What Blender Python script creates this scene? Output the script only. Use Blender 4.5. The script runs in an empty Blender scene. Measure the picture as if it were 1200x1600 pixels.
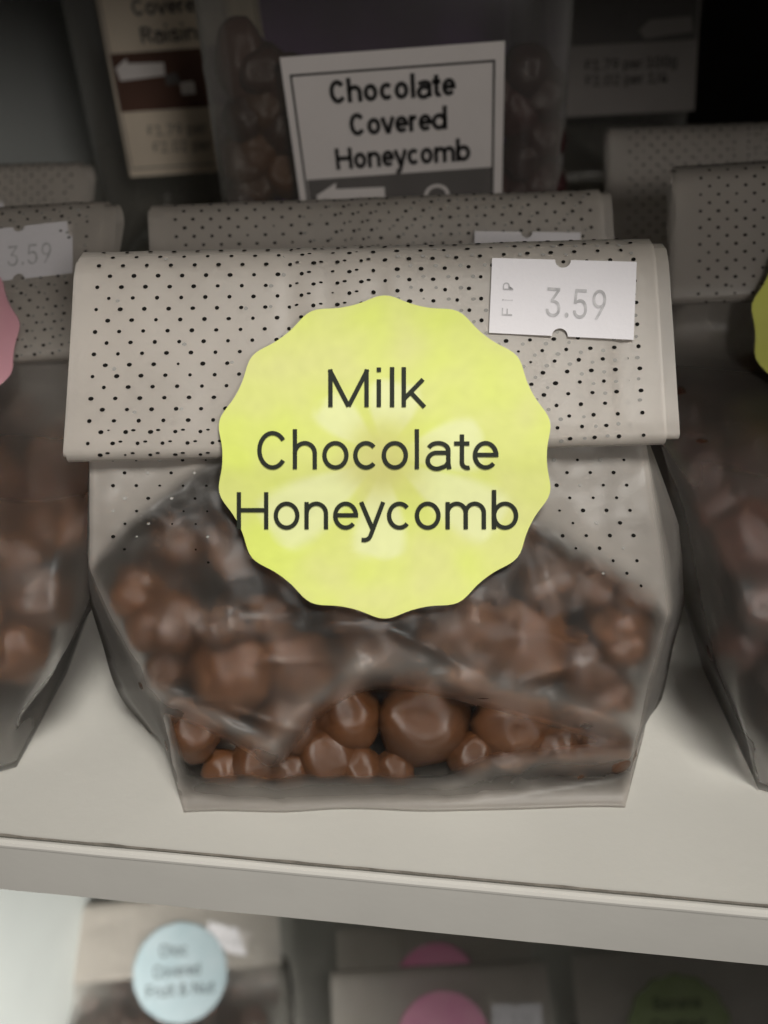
import bpy, math, random
from mathutils import Vector, Matrix, noise
R = math.radians
SC = bpy.context.scene
COL = SC.collection
rnd = random.Random(7)

# ------------------------------------------------------------------ camera, world, lamps, exposure
H_CAM, F_PX, PITCH, ROLL = 0.159, 1500.0, R(36.5), R(-3.0)
cam = bpy.data.objects.new('camera', bpy.data.cameras.new('camera'))
COL.objects.link(cam)
SC.camera = cam
FWD = Vector((0, math.cos(PITCH), -math.sin(PITCH)))
RX = Vector((1, 0, 0))
UP = RX.cross(FWD)
CR = RX * math.cos(ROLL) + UP * math.sin(ROLL)
CU = UP * math.cos(ROLL) - RX * math.sin(ROLL)
CAM = Vector((0, 0, H_CAM))
m = Matrix((CR, CU, -FWD)).transposed().to_4x4()
m.translation = CAM
cam.matrix_world = m
cam.data.sensor_fit = 'VERTICAL'
cam.data.sensor_height = 36
cam.data.lens = 36 * F_PX / 1600
cam.data.clip_start = 0.005
cam.data.clip_end = 20
cam.data.dof.use_dof = True
cam.data.dof.focus_distance = 0.178
cam.data.dof.aperture_fstop = 14

W = bpy.data.worlds.new('World')
SC.world = W
W.use_nodes = True
W.node_tree.nodes['Background'].inputs[0].default_value = (1.0, 0.97, 0.93, 1)
W.node_tree.nodes['Background'].inputs[1].default_value = 0.05

def lamp(name, loc, target, size, power, color):
    l = bpy.data.lights.new(name, 'AREA')
    l.shape = 'DISK'
    l.size = size
    l.energy = power
    l.color = color
    o = bpy.data.objects.new(name, l)
    COL.objects.link(o)
    o.location = loc
    o.rotation_euler = (Vector(target) - Vector(loc)).to_track_quat('-Z', 'Y').to_euler()
    return o
def spot(name, loc, target, angle, radius, power, color, blend=1.0):
    l = bpy.data.lights.new(name, 'SPOT')
    l.spot_size = angle
    l.spot_blend = blend
    l.shadow_soft_size = radius
    l.energy = power
    l.color = color
    o = bpy.data.objects.new(name, l)
    COL.objects.link(o)
    o.location = loc
    o.rotation_euler = (Vector(target) - Vector(loc)).to_track_quat('-Z', 'Y').to_euler()
    return o
spot('shop_spot_lamp', (0.13, -0.22, 0.76), (-0.006, 0.120, 0.03), R(36), 0.12, 23.0, (1.0, 0.972, 0.92))
spot('front_fill_lamp', (0.30, -0.80, 0.50), (-0.07, 0.22, 0.06), R(29), 0.10, 13.0, (1.0, 0.955, 0.90))
spot('lower_fill_lamp', (0.10, -0.50, 0.05), (-0.29, 0.22, -0.36), R(33), 0.08, 62.0, (1.0, 0.985, 0.92))  # added fill that brightens the lower left wall and bags

SC.view_settings.view_transform = 'Standard'
SC.view_settings.look = 'None'
SC.view_settings.exposure = 0.0
SC.cycles.transparent_max_bounces = 40
SC.cycles.max_bounces = 12
SC.cycles.use_denoising = True

# ------------------------------------------------------------------ geometry helpers
def ray(px, py):
    return FWD * F_PX + CR * (px - 600) - CU * (py - 800)
def at(px, py, Y):
    d = ray(px, py)
    return CAM + d * ((Y - CAM.y) / d.y)
def atz(px, py, Z):
    d = ray(px, py)
    return CAM + d * ((Z - CAM.z) / d.z)
def atplane(px, py, P0, n):
    d = ray(px, py)
    return CAM + d * ((P0 - CAM).dot(n) / d.dot(n))
def lerp(a, b, t):
    return a + (b - a) * t
def curve(pts, x):
    """smooth interpolation through (x, y) pairs"""
    if x <= pts[0][0]: return pts[0][1]
    if x >= pts[-1][0]: return pts[-1][1]
    for i in range(len(pts) - 1):
        (x0, y0), (x1, y1) = pts[i], pts[i + 1]
        if x0 <= x <= x1:
            t = (x - x0) / (x1 - x0)
            ma = (y1 - pts[i - 1][1]) / (x1 - pts[i - 1][0]) if i > 0 else (y1 - y0) / (x1 - x0)
            mb = (pts[i + 2][1] - y0) / (pts[i + 2][0] - x0) if i + 2 < len(pts) else (y1 - y0) / (x1 - x0)
            h = x1 - x0
            return ((2*t**3 - 3*t*t + 1) * y0 + (t**3 - 2*t*t + t) * h * ma + (3*t*t - 2*t**3) * y1 + (t**3 - t*t) * h * mb)
def sstep(a, b, x):
    t = min(1, max(0, (x - a) / (b - a)))
    return t * t * (3 - 2 * t)
def segdist(p, a, b):
    ax, ay = a; bx, by = b; x, y = p
    dx, dy = bx - ax, by - ay
    t = max(0, min(1, ((x - ax) * dx + (y - ay) * dy) / (dx * dx + dy * dy + 1e-12)))
    return math.hypot(x - ax - t * dx, y - ay - t * dy)
def linedist(p, pts):
    return min(segdist(p, pts[i], pts[i + 1]) for i in range(len(pts) - 1))
def inpoly(p, poly):
    x, y = p
    c = False
    for i in range(len(poly)):
        (x0, y0), (x1, y1) = poly[i], poly[i - 1]
        if (y0 > y) != (y1 > y) and x < (x1 - x0) * (y - y0) / (y1 - y0) + x0:
            c = not c
    return c
def softpoly(p, poly, s):
    d = min(segdist(p, poly[i], poly[i - 1]) for i in range(len(poly)))
    d = d if inpoly(p, poly) else -d
    return sstep(-s, s, d)
def vn(p, f, seed=0):
    return noise.noise(Vector((p[0] * f + seed * 17.3, p[1] * f - seed * 5.1, (p[2] if len(p) > 2 else 0) * f + seed)))

def mesh(name, verts, faces, mat, parent=None, smooth=True, attrs=None, colors=None, uv=None, label=None):
    me = bpy.data.meshes.new(name)
    inv = parent_inv(parent)
    me.from_pydata([tuple(inv @ Vector(v)) for v in verts], [], faces)
    me.update()
    if attrs:
        for k, vals in attrs.items():
            a = me.attributes.new(k, 'FLOAT', 'POINT')
            a.data.foreach_set('value', vals)
    if colors:
        a = me.attributes.new('print', 'FLOAT_COLOR', 'POINT')
        flat = []
        for c in colors: flat += [c[0], c[1], c[2], 1]
        a.data.foreach_set('color', flat)
    if smooth:
        me.polygons.foreach_set('use_smooth', [True] * len(me.polygons))
    for mt in (mat if isinstance(mat, (list, tuple)) else [mat]):
        me.materials.append(mt)
    o = bpy.data.objects.new(name, me)
    COL.objects.link(o)
    if parent is not None: o.parent = parent
    if label: o['label'] = label
    return o
def parent_inv(p):
    M = Matrix.Identity(4)
    while p is not None:
        M = p.matrix_basis @ M
        p = p.parent
    return M.inverted()
def thing(name, label, cat, loc=(0, 0, 0), rz=0.0, group=None):
    o = bpy.data.objects.new(name, None)
    COL.objects.link(o)
    o.empty_display_size = 0.01
    o.location = loc
    o.rotation_euler = (0, 0, rz)
    o.matrix_basis = Matrix.Translation(Vector(loc)) @ Matrix.Rotation(rz, 4, 'Z')
    o['label'] = label
    o['category'] = cat
    if group: o['group'] = group
    return o
def tag(o, label, cat, group=None):
    o['label'] = label
    o['category'] = cat
    if group: o['group'] = group
    return o
def grid_faces(nu, nv, closed=False, off=0):
    f = []
    for j in range(nv - 1):
        for i in range(nu if closed else nu - 1):
            a = off + j * nu + i
            b = off + j * nu + (i + 1) % nu
            f.append((a, b, b + nu, a + nu))
    return f
def box_verts(c, ex, ey, ez):
    return [c + ex * sx + ey * sy + ez * sz for sz in (-1, 1) for sy in (-1, 1) for sx in (-1, 1)]
BOXF = [(0, 2, 3, 1), (4, 5, 7, 6), (0, 1, 5, 4), (2, 6, 7, 3), (0, 4, 6, 2), (1, 3, 7, 5)]
def bevel(o, w, seg=2):
    b = o.modifiers.new('bevel', 'BEVEL')
    b.width = w
    b.segments = seg
    b.limit_method = 'ANGLE'

_tc = {}
def shop_font():
    """the plain grotesque that ships inside Blender; the built-in font if it is not there"""
    import os
    try:
        return bpy.data.fonts.load(os.path.join(bpy.utils.system_resource('DATAFILES'), 'fonts', 'Inter.woff2'))
    except Exception:
        return None
FONT = shop_font()
def text2d(s, thick=0.0):
    """outline of a line of text as flat triangles: (verts2d scaled so cap height = 1, width, faces), origin at left baseline"""
    key = (s, thick)
    if key in _tc: return _tc[key]
    cu = bpy.data.curves.new('lettering', 'FONT')
    cu.body = s
    if FONT: cu.font = FONT
    cu.resolution_u = 4
    cu.offset = thick
    o = bpy.data.objects.new('lettering', cu)
    COL.objects.link(o)
    dg = bpy.context.evaluated_depsgraph_get()
    me = bpy.data.meshes.new_from_object(o.evaluated_get(dg))
    cap = CAP
    vs = [(v.co.x / cap, v.co.y / cap) for v in me.vertices]
    fs = [tuple(p.vertices) for p in me.polygons]
    x0 = min(v[0] for v in vs)
    x1 = max(v[0] for v in vs)
    vs = [(x - x0, y) for x, y in vs]
    bpy.data.objects.remove(o)
    bpy.data.curves.remove(cu)
    bpy.data.meshes.remove(me)
    _tc[key] = (vs, x1 - x0, fs)
    return _tc[key]
CAP = 1.0
CAP = max(v[1] for v in text2d('H')[0])
_tc.clear()
def arc(cx, cy, rx, ry, a0, a1, k=22):
    return [(cx + rx * math.cos(R(a0 + (a1 - a0) * i / k)), cy + ry * math.sin(R(a0 + (a1 - a0) * i / k))) for i in range(k + 1)]
def smooth(pts, k=5):
    out = []
    for i in range(len(pts) - 1):
        p0, p1, p2, p3 = pts[max(0, i - 1)], pts[i], pts[i + 1], pts[min(len(pts) - 1, i + 2)]
        for j in range(k):
            t = j / k
            out.append(tuple(0.5 * (2*p1[q] + (p2[q]-p0[q])*t + (2*p0[q]-5*p1[q]+4*p2[q]-p3[q])*t*t + (3*p1[q]-p0[q]-3*p2[q]+p3[q])*t**3) for q in (0, 1)))
    return out + [pts[-1]]
def glyph(ch, t):
    """(advance, strokes) of a round plain letter of cap height 1 drawn with a pen t wide"""
    h = t / 2; X = 0.735; my = X / 2; ry = X / 2 + 0.012 - h
    G = {'M': (1.24, [[(.15, 0), (.15, 1)], [(1.09, 0), (1.09, 1)], [(.15 - h * .4, 1 - h * .2), (.62, 0.02)], [(1.09 + h * .4, 1 - h * .2), (.62, 0.02)]]),
         'i': (.345, [[(.17, 0), (.17, X)], [(.17, .93), (.17, .93 + t * 1.05)]]), 'l': (.345, [[(.17, 0), (.17, 1.06)]]),
         'k': (.72, [[(.13, 0), (.13, 1.06)], [(.63, X), (.14, .22)], [(.30, .40), (.67, 0)]]),
         'C': (.93, [arc(.475, .5, .40 - h, .512 - h, 36, 324, 34)]), 'H': (1.01, [[(.14, 0), (.14, 1)], [(.87, 0), (.87, 1)], [(.14, .515), (.87, .515)]]),
         'h': (.785, [[(.13, 0), (.13, 1.06)], [(.13, .42)] + arc(.39, .42, .26, X + .012 - h - .42, 180, 0) + [(.65, 0)]]),
         'n': (.785, [[(.13, 0), (.13, X)], [(.13, .42)] + arc(.39, .42, .26, X + .012 - h - .42, 180, 0) + [(.65, 0)]]),
         'm': (1.24, [[(.13, 0), (.13, X)], [(.13, .44)] + arc(.372, .44, .242, X + .012 - h - .44, 180, 0) + [(.614, 0)], [(.614, .44)] + arc(.856, .44, .242, X + .012 - h - .44, 180, 0) + [(1.098, 0)]]),
         'o': (.81, [arc(.405, my, .345 - h, ry, 90, 452, 40)]), 'c': (.745, [arc(.395, my, .335 - h, ry, 42, 318, 28)]),
         'e': (.76, [arc(.39, my, .335 - h, ry, 0, 318, 34), [(.39 - .335 + h, my + .01), (.39 + .335, my + .01)]]),
         'a': (.77, [arc(.385, .50, .265, X + .012 - h - .50, 158, 0, 14) + [(.65, .16), (.675, 0)], [(.65, .435), (.42, .435)] + arc(.345, .222, .235, .213, 100, 285, 16) + smooth([(.46, .035), (.58, .09), (.65, .19)])]),
         't': (.465, [[(.235, .92), (.235, .20)] + arc(.385, .18, .15, .18 - h * .6, 180, 290, 10), [(.03, X - h), (.43, X - h)]]),
         'b': (.80, [[(.13, 0), (.13, 1.06)], arc(.425, my, .295, ry, 180, 540, 34)]), 'd': (.80, [[(.67, 0), (.67, 1.06)], arc(.375, my, .295, ry, 0, 360, 34)]),
         'y': (.675, [[(.045, X), (.345, .02)], [(.635, X), (.345, -.04)] + smooth([(.345, -.04), (.27, -.22), (.17, -.285), (.055, -.285)])[1:]]),
         'v': (.66, [[(.045, X), (.335, 0)], [(.62, X), (.325, 0)]]), 'r': (.48, [[(.13, 0), (.13, X)], [(.13, .42)] + arc(.40, .42, .27, X + .012 - h - .42, 180, 88, 10)]),
         'R': (.87, [[(.15, 0), (.15, 1)], [(.15, 1 - h), (.44, 1 - h)] + arc(.45, .735, .28, .265 - h, 90, -90, 14) + [(.15, .47 + h)], [(.46, .48), (.77, 0)]]),
         's': (.72, [smooth([(.60, .53), (.55, .63), (.36, X + .01 - h), (.18, .64), (.12, .53), (.19, .43), (.36, .37), (.53, .31), (.60, .20), (.54, .07), (.36, h - .01), (.17, .07), (.09, .20)])])}
    return G[ch]
def stroke_text(word, t):
    V, F, x = [], [], 0.0
    for ch in word:
        adv, strokes = glyph(ch, t)
        for st_ in strokes:
            n = len(st_); o = len(V)
            for i, p in enumerate(st_):
                a, b = st_[max(0, i - 1)], st_[min(n - 1, i + 1)]
                d = Vector((b[0] - a[0], b[1] - a[1])).normalized()
                s0 = Vector((p[0] - a[0], p[1] - a[1])); s0 = s0.normalized() if s0.length > 0 else d
                k = min(1.5, 1 / max(0.5, abs(s0.dot(d))))
                V += [(x + p[0] - d.y * t / 2 * k, p[1] + d.x * t / 2 * k), (x + p[0] + d.y * t / 2 * k, p[1] - d.x * t / 2 * k)]
            F += [(o + 2*i, o + 2*i + 1, o + 2*i + 3, o + 2*i + 2) for i in range(n - 1)]
        x += adv
    x0 = min(v[0] for v in V); x1 = max(v[0] for v in V)
    return [(a - x0, b) for a, b in V], x1 - x0, F
def lettering(lines, fn, mat, parent):
    """lines: (text, x_left, x_right, baseline_y, cap_height, slope, thickness); fn maps sheet coordinates (x right, y down) to a point"""
    for s, xl, xr, yb, ch, sl, th in lines:
        V, Fc = [], []
        vs, w, fs = stroke_text(s, th) if th > 0.05 else text2d(s, th)
        k = (xr - xl) / w
        o = len(V)
        for x, y in vs:
            X = xl + x * k
            V.append(fn(X, yb - y * ch + (X - xl) * sl))
        Fc += [tuple(i + o for i in f) for f in fs]
        mesh('lettering', V, Fc, mat, parent, smooth=False)

# ------------------------------------------------------------------ materials
def mat(name):
    mt = bpy.data.materials.new(name)
    mt.use_nodes = True
    nt = mt.node_tree
    return mt, nt, nt.nodes['Principled BSDF']
def plain(name, col, rough=0.6, var=0.08, scale=60, bump=0.0, bscale=400, spec=0.3, sheen=0):
    mt, nt, p = mat(name)
    n = nt.nodes.new('ShaderNodeTexNoise')
    tc = nt.nodes.new('ShaderNodeTexCoord')
    nt.links.new(tc.outputs['Object'], n.inputs['Vector'])
    n.inputs['Scale'].default_value = scale
    n.inputs['Detail'].default_value = 6
    cr = nt.nodes.new('ShaderNodeValToRGB')
    cr.color_ramp.elements[0].position = 0.3
    cr.color_ramp.elements[1].position = 0.7
    cr.color_ramp.elements[0].color = (*[c * (1 - var) for c in col], 1)
    cr.color_ramp.elements[1].color = (*[min(1, c * (1 + var)) for c in col], 1)
    nt.links.new(n.outputs['Fac'], cr.inputs[0])
    nt.links.new(cr.outputs[0], p.inputs['Base Color'])
    p.inputs['Roughness'].default_value = rough
    p.inputs['Specular IOR Level'].default_value = spec
    if bump:
        b = nt.nodes.new('ShaderNodeBump')
        n2 = nt.nodes.new('ShaderNodeTexNoise')
        nt.links.new(tc.outputs['Object'], n2.inputs['Vector'])
        n2.inputs['Scale'].default_value = bscale
        n2.inputs['Detail'].default_value = 4
        b.inputs['Strength'].default_value = bump
        b.inputs['Distance'].default_value = 0.001
        nt.links.new(n2.outputs['Fac'], b.inputs['Height'])
        nt.links.new(b.outputs[0], p.inputs['Normal'])
    return mt
def schlick(nt, bump=None):
    """reflectance of a thin clear sheet, the same from both of its sides"""
    lw = nt.nodes.new('ShaderNodeLayerWeight'); lw.inputs['Blend'].default_value = 0.5
    if bump: nt.links.new(bump, lw.inputs['Normal'])
    pw = nt.nodes.new('ShaderNodeMath'); pw.operation = 'POWER'; pw.inputs[1].default_value = 4.0
    nt.links.new(lw.outputs['Facing'], pw.inputs[0])
    ma = nt.nodes.new('ShaderNodeMath'); ma.operation = 'MULTIPLY_ADD'; ma.inputs[1].default_value = 0.85; ma.inputs[2].default_value = 0.055
    nt.links.new(pw.outputs[0], ma.inputs[0])
    return ma
def film(name, col=(0.63, 0.58, 0.525), rough=0.40, gloss=0.42, trans=0.35):
    """cellophane: per-point haze decides how much is milky and how much is seen through"""
    mt, nt, p = mat(name)
    nt.nodes.remove(p)
    out = nt.nodes['Material Output']
    N = nt.nodes.new
    L = nt.links.new
    a = N('ShaderNodeAttribute'); a.attribute_name = 'haze'
    tc = N('ShaderNodeTexCoord')
    n = N('ShaderNodeTexNoise'); n.inputs['Scale'].default_value = 90; n.inputs['Detail'].default_value = 5
    L(tc.outputs['Object'], n.inputs['Vector'])
    mr = N('ShaderNodeMapRange')
    mr.inputs[1].default_value = 0.3; mr.inputs[2].default_value = 0.7
    mr.inputs[3].default_value = 0.86; mr.inputs[4].default_value = 1.14
    L(n.outputs['Fac'], mr.inputs[0])
    mul = N('ShaderNodeMath'); mul.operation = 'MULTIPLY'; mul.use_clamp = True
    L(a.outputs['Fac'], mul.inputs[0]); L(mr.outputs[0], mul.inputs[1])
    tr = N('ShaderNodeBsdfTransparent'); tr.inputs[0].default_value = (0.99, 0.985, 0.98, 1)
    # milky film also blurs what lies behind it; film pressed against the sweets is clear
    rf = N('ShaderNodeBsdfRefraction'); rf.inputs['Color'].default_value = (1, 1, 1, 1)
    rf.inputs['Roughness'].default_value = 0.56; rf.inputs['IOR'].default_value = 1.14
    bl = N('ShaderNodeMapRange'); bl.inputs[1].default_value = 0.0; bl.inputs[2].default_value = 0.045; bl.inputs[3].default_value = 0.0; bl.inputs[4].default_value = 0.88
    L(mul.outputs[0], bl.inputs[0])
    m0 = N('ShaderNodeMixShader')
    L(bl.outputs[0], m0.inputs[0]); L(tr.outputs[0], m0.inputs[1]); L(rf.outputs[0], m0.inputs[2])
    df = N('ShaderNodeBsdfDiffuse'); df.inputs[0].default_value = (*col, 1)
    tl = N('ShaderNodeBsdfTranslucent'); tl.inputs[0].default_value = (*col, 1)
    m1 = N('ShaderNodeMixShader'); m1.inputs[0].default_value = trans
    L(df.outputs[0], m1.inputs[1]); L(tl.outputs[0], m1.inputs[2])
    m2 = N('ShaderNodeMixShader')
    L(mul.outputs[0], m2.inputs[0]); L(m0.outputs[0], m2.inputs[1]); L(m1.outputs[0], m2.inputs[2])
    gl = N('ShaderNodeBsdfGlossy'); gl.inputs['Roughness'].default_value = rough
    fr = schlick(nt)
    bp = N('ShaderNodeBump'); bp.inputs['Strength'].default_value = 0.14; bp.inputs['Distance'].default_value = 0.0006
    n2 = N('ShaderNodeTexNoise'); n2.inputs['Scale'].default_value = 160; n2.inputs['Detail'].default_value = 3; n2.inputs['Distortion'].default_value = 1.5
    L(tc.outputs['Object'], n2.inputs['Vector']); L(n2.outputs['Fac'], bp.inputs['Height'])
    for q in (df, tl, gl): L(bp.outputs[0], q.inputs['Normal'])
    k = N('ShaderNodeMath'); k.operation = 'MULTIPLY'; k.inputs[1].default_value = gloss; k.use_clamp = True
    L(fr.outputs[0], k.inputs[0])
    m3 = N('ShaderNodeMixShader')
    L(k.outputs[0], m3.inputs[0]); L(m2.outputs[0], m3.inputs[1]); L(gl.outputs[0], m3.inputs[2])
    L(m3.outputs[0], out.inputs[0])
    return mt
def printed(name, rough=0.5):
    mt, nt, p = mat(name)
    a = nt.nodes.new('ShaderNodeAttribute'); a.attribute_name = 'print'
    nt.links.new(a.outputs['Color'], p.inputs['Base Color'])
    p.inputs['Roughness'].default_value = rough
    p.inputs['Specular IOR Level'].default_value = 0.25
    return mt
M_FILM = film('cellophane')
M_DOT = plain('hole_dark', (0.012, 0.011, 0.010), 0.9, 0.2, spec=0.05)
M_DOT2 = plain('hole_faint', (0.33, 0.32, 0.30), 0.9, 0.2, spec=0.05)
M_SHELF = plain('painted_shelf', (0.55, 0.535, 0.49), 0.5, 0.04, 25, 0.06, 500)
M_LIP = plain('shelf_lip', (0.70, 0.68, 0.63), 0.45, 0.03, 60, 0.02, 600)
M_SEAM = plain('seam_dirt', (0.22, 0.20, 0.17), 0.9, 0.3, 300)
M_WALL = plain('cabinet_paint', (0.72, 0.75, 0.73), 0.55, 0.04, 18, 0.2, 500)
M_GREY = plain('grey_side_paint', (0.30, 0.33, 0.33), 0.55, 0.05, 18, 0.2, 500)
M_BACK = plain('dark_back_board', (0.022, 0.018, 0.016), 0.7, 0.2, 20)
M_LABEL = plain('white_label_paper', (0.78, 0.755, 0.78), 0.7, 0.02, 80, 0.1, 900)
M_CARD = plain('cream_label_card', (0.74, 0.69, 0.67), 0.65, 0.03, 60)
M_INK = plain('black_ink', (0.014, 0.018, 0.010), 0.7, 0.1)
M_INKSOFT = plain('soft_black_ink', (0.03, 0.028, 0.028), 0.7, 0.1)
M_PRICEINK = plain('worn_grey_ink', (0.52, 0.51, 0.52), 0.8, 0.25, 700)
M_GREYBAND = plain('grey_band_ink', (0.13, 0.12, 0.115), 0.7, 0.08)
M_BROWNBAND = plain('brown_band_ink', (0.10, 0.05, 0.035), 0.7, 0.15)
M_STICK = printed('sticker_print', 0.55)
M_PURPLE = plain('purple_card', (0.20, 0.06, 0.34), 0.5, 0.2, 40)

def chocolate(name, col):
    mt, nt, p = mat(name)
    N = nt.nodes.new; L = nt.links.new
    tc = N('ShaderNodeTexCoord'); n = N('ShaderNodeTexNoise'); oi = N('ShaderNodeObjectInfo')
    n.inputs['Scale'].default_value = 130; n.inputs['Detail'].default_value = 5
    L(tc.outputs['Object'], n.inputs['Vector'])
    cr = N('ShaderNodeValToRGB')
    cr.color_ramp.elements[0].position = 0.3; cr.color_ramp.elements[1].position = 0.75
    cr.color_ramp.elements[0].color = (*[c * 0.72 for c in col], 1)
    cr.color_ramp.elements[1].color = (*[c * 1.25 for c in col], 1)
    L(n.outputs['Fac'], cr.inputs[0])
    hs = N('ShaderNodeHueSaturation')
    mr = N('ShaderNodeMapRange'); mr.inputs[3].default_value = 0.75; mr.inputs[4].default_value = 1.3
    L(oi.outputs['Random'], mr.inputs[0]); L(mr.outputs[0], hs.inputs['Value']); L(cr.outputs[0], hs.inputs['Color'])
    L(hs.outputs[0], p.inputs['Base Color'])
    p.inputs['Roughness'].default_value = 0.27
    p.inputs['Specular IOR Level'].default_value = 0.65
    b = N('ShaderNodeBump'); n2 = N('ShaderNodeTexNoise'); n2.inputs['Scale'].default_value = 320; n2.inputs['Detail'].default_value = 3
    L(tc.outputs['Object'], n2.inputs['Vector']); L(n2.outputs['Fac'], b.inputs['Height'])
    b.inputs['Strength'].default_value = 0.3; b.inputs['Distance'].default_value = 0.0005
    L(b.outputs[0], p.inputs['Normal'])
    return mt
M_CHOC = chocolate('milk_chocolate', (0.090, 0.035, 0.0125))
M_CHOCD = chocolate('dark_chocolate', (0.055, 0.020, 0.012))
M_PLUM = chocolate('plum_coating', (0.050, 0.014, 0.015))

# ------------------------------------------------------------------ the setting: cabinet and shelves
A = R(9.2)
EX = Vector((math.cos(A), -math.sin(A), 0))      # along the shelf edge
EY = Vector((math.sin(A), math.cos(A), 0))       # into the cabinet
EZ = Vector((0, 0, 1))
E0 = atz(600, 1372, 0)                           # a point on the upper front edge
def cab(x, y, z):
    return E0 + EX * x + EY * y + EZ * z
def cabbox(name, x0, x1, y0, y1, z0, z1, mt, parent=None, bev=0.0):
    c = cab((x0 + x1) / 2, (y0 + y1) / 2, (z0 + z1) / 2)
    o = mesh(name, box_verts(c, EX * (x1 - x0) / 2, EY * (y1 - y0) / 2, EZ * (z1 - z0) / 2), BOXF, mt, parent, smooth=False)
    if bev: bevel(o, bev)
    return o
XL, XRR, YB, ZLOW = -0.226, 0.42, 0.50, -0.47
TH = 0.0166
shelf = cabbox('shelf_board', XL, XRR, 0.0014, YB, -0.0135, 0, M_SHELF)
shelf['kind'] = 'structure'
tl = []
# front lip with a thin raised bead along its top
prof = [(0.0012, -TH), (0.0, -TH), (-0.0004, -TH + 0.0006), (-0.0003, -0.0012), (-0.0005, -0.0009), (-0.0005, -0.0003), (-0.0002, 0.0003), (0.0005, 0.0003), (0.0010, 0.0001), (0.0012, -0.0006)]
V = []
for i in range(121):
    x = lerp(XL, XRR, i / 120)
    for (y, z) in prof:
        V.append(cab(x, y + 0.00012 * noise.noise(Vector((x * 60, y * 300, 1))), z + 0.00012 * noise.noise(Vector((x * 45, 3, z * 200)))))
n = len(prof)
lip = mesh('edge_strip', V, grid_faces(n, 121, True), M_LIP, shelf, smooth=False)
# dirty joint behind the strip: an uneven dark line with small chips
V, Fc = [], []
xs = [lerp(XL, XRR, i / 400) for i in range(401)]
for x in xs:
    w = 0.00010 + 0.00026 * max(0, noise.noise(Vector((x * 140, 0, 5)))) + (0.0008 if noise.noise(Vector((x * 60, 9, 5))) > 0.52 else 0)
    V += [cab(x, 0.0011, 0.0004), cab(x, 0.0015 + w, 0.0003)]
mesh('joint_line', V, [(2*i, 2*i+2, 2*i+3, 2*i+1) for i in range(400)], M_SEAM, shelf, smooth=False)

low = cabbox('lower_shelf', XL, XRR, 0.05, YB, ZLOW - 0.018, ZLOW, M_SHELF); low['kind'] = 'structure'
side = cabbox('cabinet_side_wall', XL - 0.02, XL - 0.0005, 0.02, YB + 0.02, ZLOW - 0.1, 0.40, M_WALL); side['kind'] = 'structure'
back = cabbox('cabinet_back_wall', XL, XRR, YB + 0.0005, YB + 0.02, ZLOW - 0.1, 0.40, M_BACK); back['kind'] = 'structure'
top = cabbox('unseen_upper_shelf', XL, XRR, 0.014, YB, 0.19, 0.205, M_SHELF); top['kind'] = 'structure'  # out of view; height and front edge set to shade the back

# ------------------------------------------------------------------ rolled bag tops, shared by every bag
class Roll:
    def __init__(s, TL, TR, BL, BR, rt=0.0036, rb=0.0022, seed=0, wob=0.0005):
        s.TL, s.TR, s.BL, s.BR, s.rt, s.rb, s.seed, s.wob = TL, TR, BL, BR, rt, rb, seed, wob
        s.n = ((BL + BR) / 2 - (TL + TR) / 2).cross(TR - TL).normalized()
        if s.n.y > 0: s.n = -s.n
    def length(s, u):
        return (lerp(s.BL, s.BR, u) - lerp(s.TL, s.TR, u)).length
    def point(s, u, t, inset=0.0):
        """t is metres down the front from its top; < 0 goes over the top, > length goes round the bottom fold"""
        T, B = lerp(s.TL, s.TR, u), lerp(s.BL, s.BR, u)
        d = (B - T); L = d.length; d /= L
        n = s.n
        w = s.wob * (vn((u * 4, t * 30), 1.0, s.seed) + 0.5 * vn((u * 11, t * 60), 1.0, s.seed + 3)) - 0.0005 * sum(math.exp(-((u - u0 - 0.01 * math.sin(t * 90 + k)) / 0.008) ** 2) for k, u0 in enumerate((0.36, 0.415, 0.505, 0.93)))
        if t < 0:
            r = s.rt - inset; a = min(math.pi, -t / s.rt)
            return T - n * s.rt + n * r * math.cos(a) - d * r * math.sin(a) + n * w
        if t > L:
            r = s.rb - inset; a = min(math.pi, (t - L) / s.rb)
            return B - n * s.rb + n * r * math.cos(a) + d * r * math.sin(a) + n * w
        return T + d * t - n * inset + n * w
    def build(s, parent, haze=0.78, nu=60, label=None):
        V, hz = [], []
        rows = 0
        def sec(u, inset, k):
            L = s.length(u)
            pts = []
            for i in range(7): pts.append(s.point(u, -s.rt * math.pi * (1 - i / 6), inset))
            for i in range(1, 12): pts.append(s.point(u, L * i / 12, inset))
            for i in range(7): pts.append(s.point(u, L + s.rb * math.pi * i / 6, inset))
            return pts
        for j in range(nu + 1):
            u = j / nu
            P = sec(lerp(0.004, 0.982, u), 0, 0)
            e = 0.012 * vn((u, s.seed), 3)
            Q = sec(lerp(-0.003, 1.006, u), s.rb * 0.45, 1)
            ring = P + Q
            V += ring
            rows = len(ring)
            for q in range(rows):
                hz.append(haze * (0.93 + 0.14 * vn((u * 3, q * 0.15), 1.5, s.seed + 8)))
        F = []
        for j in range(nu):
            for i in range(rows - 1):
                a = j * rows + i
                F.append((a, a + rows, a + rows + 1, a + 1))
        return mesh('rolled_top', V, F, M_FILM, parent, attrs={'haze': hz}, label=label)

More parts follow.
